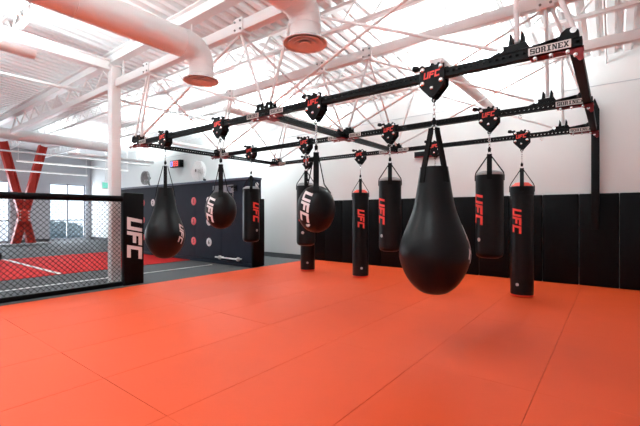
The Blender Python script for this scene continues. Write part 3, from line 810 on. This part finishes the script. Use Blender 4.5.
LIGHTS = []
def make_fixture(x, ya, yb, z, label):
    f = thing('linear_uplight', label, 'ceiling light', (x, (ya + yb) / 2, z), group='trough uplights hung along the room')
    h = (yb - ya) / 2; tr = MB(); R = .105; n = 12
    poly = [(R * math.cos(-PI * k / n), R * math.sin(-PI * k / n)) for k in range(n + 1)] + [((R - .012) * math.cos(-PI * k / n), (R - .012) * math.sin(-PI * k / n)) for k in reversed(range(n + 1))]
    tr.prism(poly, lambda u, w, q: (u, -h + q, w), 2 * h)
    tr.build('trough', 'steel', f)
    for s in (-1, 1):
        MB().prism([(R * math.cos(-PI * k / n), R * math.sin(-PI * k / n)) for k in range(n + 1)], lambda u, w, q: (u, s * h - .006 + q, w), .012).build('end_cap', 'steel', f, smooth=False)
    MB().tube((0, -h + .03, -.035), (0, h - .03, -.035), .02, 10).build('lamp_tube', 'lamp', f)
    for y in (-h * .8, h * .8):
        MB().tube((0, y, -.0), (0, y, deck_z((ya + yb) / 2 + y) - z), .006, 6).build('drop_rod', 'steel', f)
    LIGHTS.append((x, (ya + yb) / 2, z, yb - ya))
for (x, wh) in ((-2.1, 'nearest the right end of the rig'), (-7.03, 'above the left end of the rig'), (-11.2, 'beyond the column'), (-16.4, 'far left beyond the fence')):
    make_fixture(x, 5.55, 8.9, 3.85 if x == -7.03 else 3.75 if x == -16.4 else 3.72, 'slim white trough light hung by the back wall, ' + wh)
for (x, wh) in ((-6.95, 'ending at the upper left edge of the photo'),):
    make_fixture(x, -2.0, 1.9, 3.85, 'slim white trough light, ' + wh)
def pendant(x, ya, yb, z, label):
    f = thing('pendant_light', label, 'ceiling light', (x, (ya + yb) / 2, z), group='slim pendant lights far left')
    h = (yb - ya) / 2
    MB().span((-.035, -h, -.025), (.035, h, .03)).build('housing', 'steel', f, bevel=.008)
    MB().span((-.028, -h + .02, -.030), (.028, h - .02, -.025)).build('diffuser', 'lamp', f, smooth=False)
    for y in (-h * .97, h * .97): MB().tube((0, y, .04), (0, y, deck_z((ya + yb) / 2 + y) - z), .012, 6).build('drop_rod', 'steel', f)
pendant(-20.0, 3.6, 7.6, 3.24, 'lower of two slim white pendant lights at far left, above the windows')
pendant(-17.6, 4.26, 8.4, 3.38, 'upper of two slim white pendant lights, ending behind the column')

def pipe(x, ya, yb, z, r, label):
    p = thing('ceiling_pipe', label, 'pipe', (x, ya, z), group='pipes under the roof')
    MB().tube((0, 0, 0), (0, yb - ya, 0), r, 10).build('run', 'steel', p)
    cp = MB()
    for y in (1.5, 4.5, 7.0):
        if y < yb - ya: cp.tube((0, y - .05, 0), (0, y + .05, 0), r * 1.4, 10)
    cp.build('coupling', 'steel', p)
    for y in (1.5, (yb - ya) - .6): MB().tube((0, y, 0), (0, y, deck_z(ya + y) - z + .02), .006, 6).build('hanger', 'steel', p)
pipe(-9.39, -1.5, 9.06, 4.13, .032, 'thin white pipe passing behind the column towards the back wall')
pipe(-16.9, 1.0, 9.06, 3.62, .03, 'thin white pipe above the partition, low on the left')
pipe(-.1, 3.2, 9.06, 4.28, .018, 'thin white conduit under the deck at the upper right')

# smoke detector / sprinkler head style disc near the second clamp box
sp = thing('smoke_detector', 'small round white detector under the deck left of the near duct', 'detector', (-4.0, 4.6, deck_z(4.6)))
MB().lathe([(0, -.55), (.07, -.545), (.085, -.52), (.085, -.49), (.03, -.475), (0, -.475)], n=20).build('head', 'duct', sp)
MB().tube((0, 0, -.48), (0, 0, .03), .012, 8).build('stem', 'steel', sp)

# exit sign on a stem
ex = thing('exit_sign', 'green exit sign hanging on a thin rod beside the column', 'sign', (-17.2, 7.24, 2.47))
MB().span((-.05, -.16, 0), (.05, .16, .28)).build('case', 'steel', ex, bevel=.01)
MB().span((.048, -.15, .02), (.056, .15, .26)).build('lit_face', 'exit', ex, smooth=False)
MB().tube((0, 0, .26), (0, 0, deck_z(7.24) - 2.47), .014, 8).build('stem', 'steel', ex)

# ================================================================== RED CROSSED BRACE
rb = thing('crossed_brace', 'red-orange steel X-shaped brace standing before the far windows', 'brace', (-21.3, 5.42, -.036))
def member(p0, p1, w=.31, d=.30):
    mb = MB(); p0, p1 = Vector(p0), Vector(p1); dd = (p1 - p0).normalized(); a = Vector((1, 0, 0)); b = dd.cross(a).normalized()
    R = Matrix((a, b, dd)).transposed(); Lg = (p1 - p0).length; c = (p0 + p1) / 2; t = .035
    mb.box(c + b * (w / 2 - t / 2), (d, t, Lg), R); mb.box(c - b * (w / 2 - t / 2), (d, t, Lg), R); mb.box(c, (t, w - 2 * t, Lg), R)
    return mb.build('member', 'orange_steel', rb, smooth=False)
zc = 1.35
member((0, .02, zc), (0, .75, 4.62)); member((0, -.02, zc), (0, -.75, 4.62))
member((0, .30, .05), (0, .02, zc)); member((0, -.30, .05), (0, -.02, zc))
MB().span((-.17, -.22, zc - .30), (-.13, .22, zc + .30)).span((.13, -.22, zc - .30), (.17, .22, zc + .30)).build('node_plate', 'orange_steel', rb, bevel=.02)
bo = MB()
for z in (-.2, -.07, .07, .2):
    for y in (-.16, .16): bo.tube((.17, y, zc + z), (.20, y, zc + z), .028, 8)
bo.build('node_bolts', 'steel', rb)
MB().span((-.35, -.85, 0), (.35, .85, .09)).build('plinth', 'concrete', rb, bevel=.02)

# medicine ball by the left edge
mb_ = MB(); n = 14
mb_.lathe([(.17 * math.cos(-PI / 2 + PI * k / 18) if 0 < k < 18 else 0, .17 + .17 * math.sin(-PI / 2 + PI * k / 18)) for k in range(19)], n=28)
ball = thing('medicine_ball', 'black medicine ball on the red turf at the left edge', 'ball', (-14.98 + .5, 3.0, -.026))
mb_.build('ball_shell', 'pad', ball)
sm = MB(); sm.ring((0, 0, .17), .169, .004, 28, 6, RX(1.1)); sm.ring((0, 0, .17), .169, .004, 28, 6, RY(1.1)); sm.build('seams', 'powder', ball)

# ================================================================== LIGHT
def area(name, loc, rot, sx, sy, power, col=(1, 1, 1)):
    l = bpy.data.lights.new(name, 'AREA'); l.shape = 'RECTANGLE'; l.size = sx; l.size_y = sy; l.energy = power; l.color = col
    o = bpy.data.objects.new(name, l); C.objects.link(o); o.location = loc; o.rotation_euler = rot
    return o
for (x, y, z, ln) in LIGHTS: area('trough_lamp', (x, y, z + .03), (PI, 0, 0), .16, ln * .95, 330 if x > -8 else 300, (.87, 1, 1.03))
for x in (-1.5, -5.0, -8.8, -13.5, -18.5): area('added_down_fill', (x, 1.0 if x > -6 else 2.0, 4.25), (0, 0, 0), .7, 1.6, 22, (.87, 1, 1.03))  # added fill from above, no fixtures modelled here
for x, pw_ in ((-2.3, 420), (-6.4, 260), (-11.0, 200)): area('added_up_fill', (x, -.5, 3.9), (PI, 0, 0), .3, 3.0, pw_, (.87, 1, 1.03))  # unseen upward fill added to whiten the ceiling, no fixture
area('added_wall_fill', (-2.6, 7.75, 4.1), (PI / 2 - .45, 0, 0), 8.5, .25, 26, (.9, 1, 1.02))  # added fill that keeps the back wall neutral against the orange bounce
area('added_down_fill', (-9.6, 8.2, 4.2), (0, 0, 0), 1.6, .5, 110, (.9, 1, 1.02))  # extra fill added behind the partition to lift the wall there
# daylight through the glazed openings
for (a, b, z0, z1) in WINS: area('window_daylight', (XL - .35, (a + b) / 2, 1.55), (0, -PI / 2, 0), 2.7, b - a, 260, (.90, .95, 1.0))
area('added_rear_fill', (-1.0, YB + .1, 2.2), (PI / 2, 0, 0), 7, 3.6, 110, (.87, .99, 1.03))  # added fill behind the camera; the rear wall has no opening
area('added_rear_left_fill', (-11.0, YB + .1, 2.4), (PI / 2, 0, 0), 12, 4.0, 60, (.90, .98, 1.03))  # second added fill along the solid rear wall, further left

w = bpy.data.worlds.new('World'); sc.world = w; w.use_nodes = True
bg = w.node_tree.nodes['Background']; bg.inputs['Color'].default_value = (.90, .95, 1.0, 1); bg.inputs['Strength'].default_value = 2.6

# ================================================================== CAMERA
cd = bpy.data.cameras.new('camera'); cam = bpy.data.objects.new('camera', cd); C.objects.link(cam)
cam.location = (0, 0, 1.4); cam.rotation_euler = (PI / 2, 0, YAW)
cd.sensor_width = 36; cd.lens = FOC / 640 * 36; cd.shift_y = (HZ - 213) / 640; cd.clip_end = 200; cd.clip_start = .05
sc.camera = cam
sc.view_settings.view_transform = 'Standard'; sc.view_settings.look = 'None'; sc.view_settings.gamma = 1; sc.view_settings.use_curve_mapping = False
sc.view_settings.exposure = -0.12
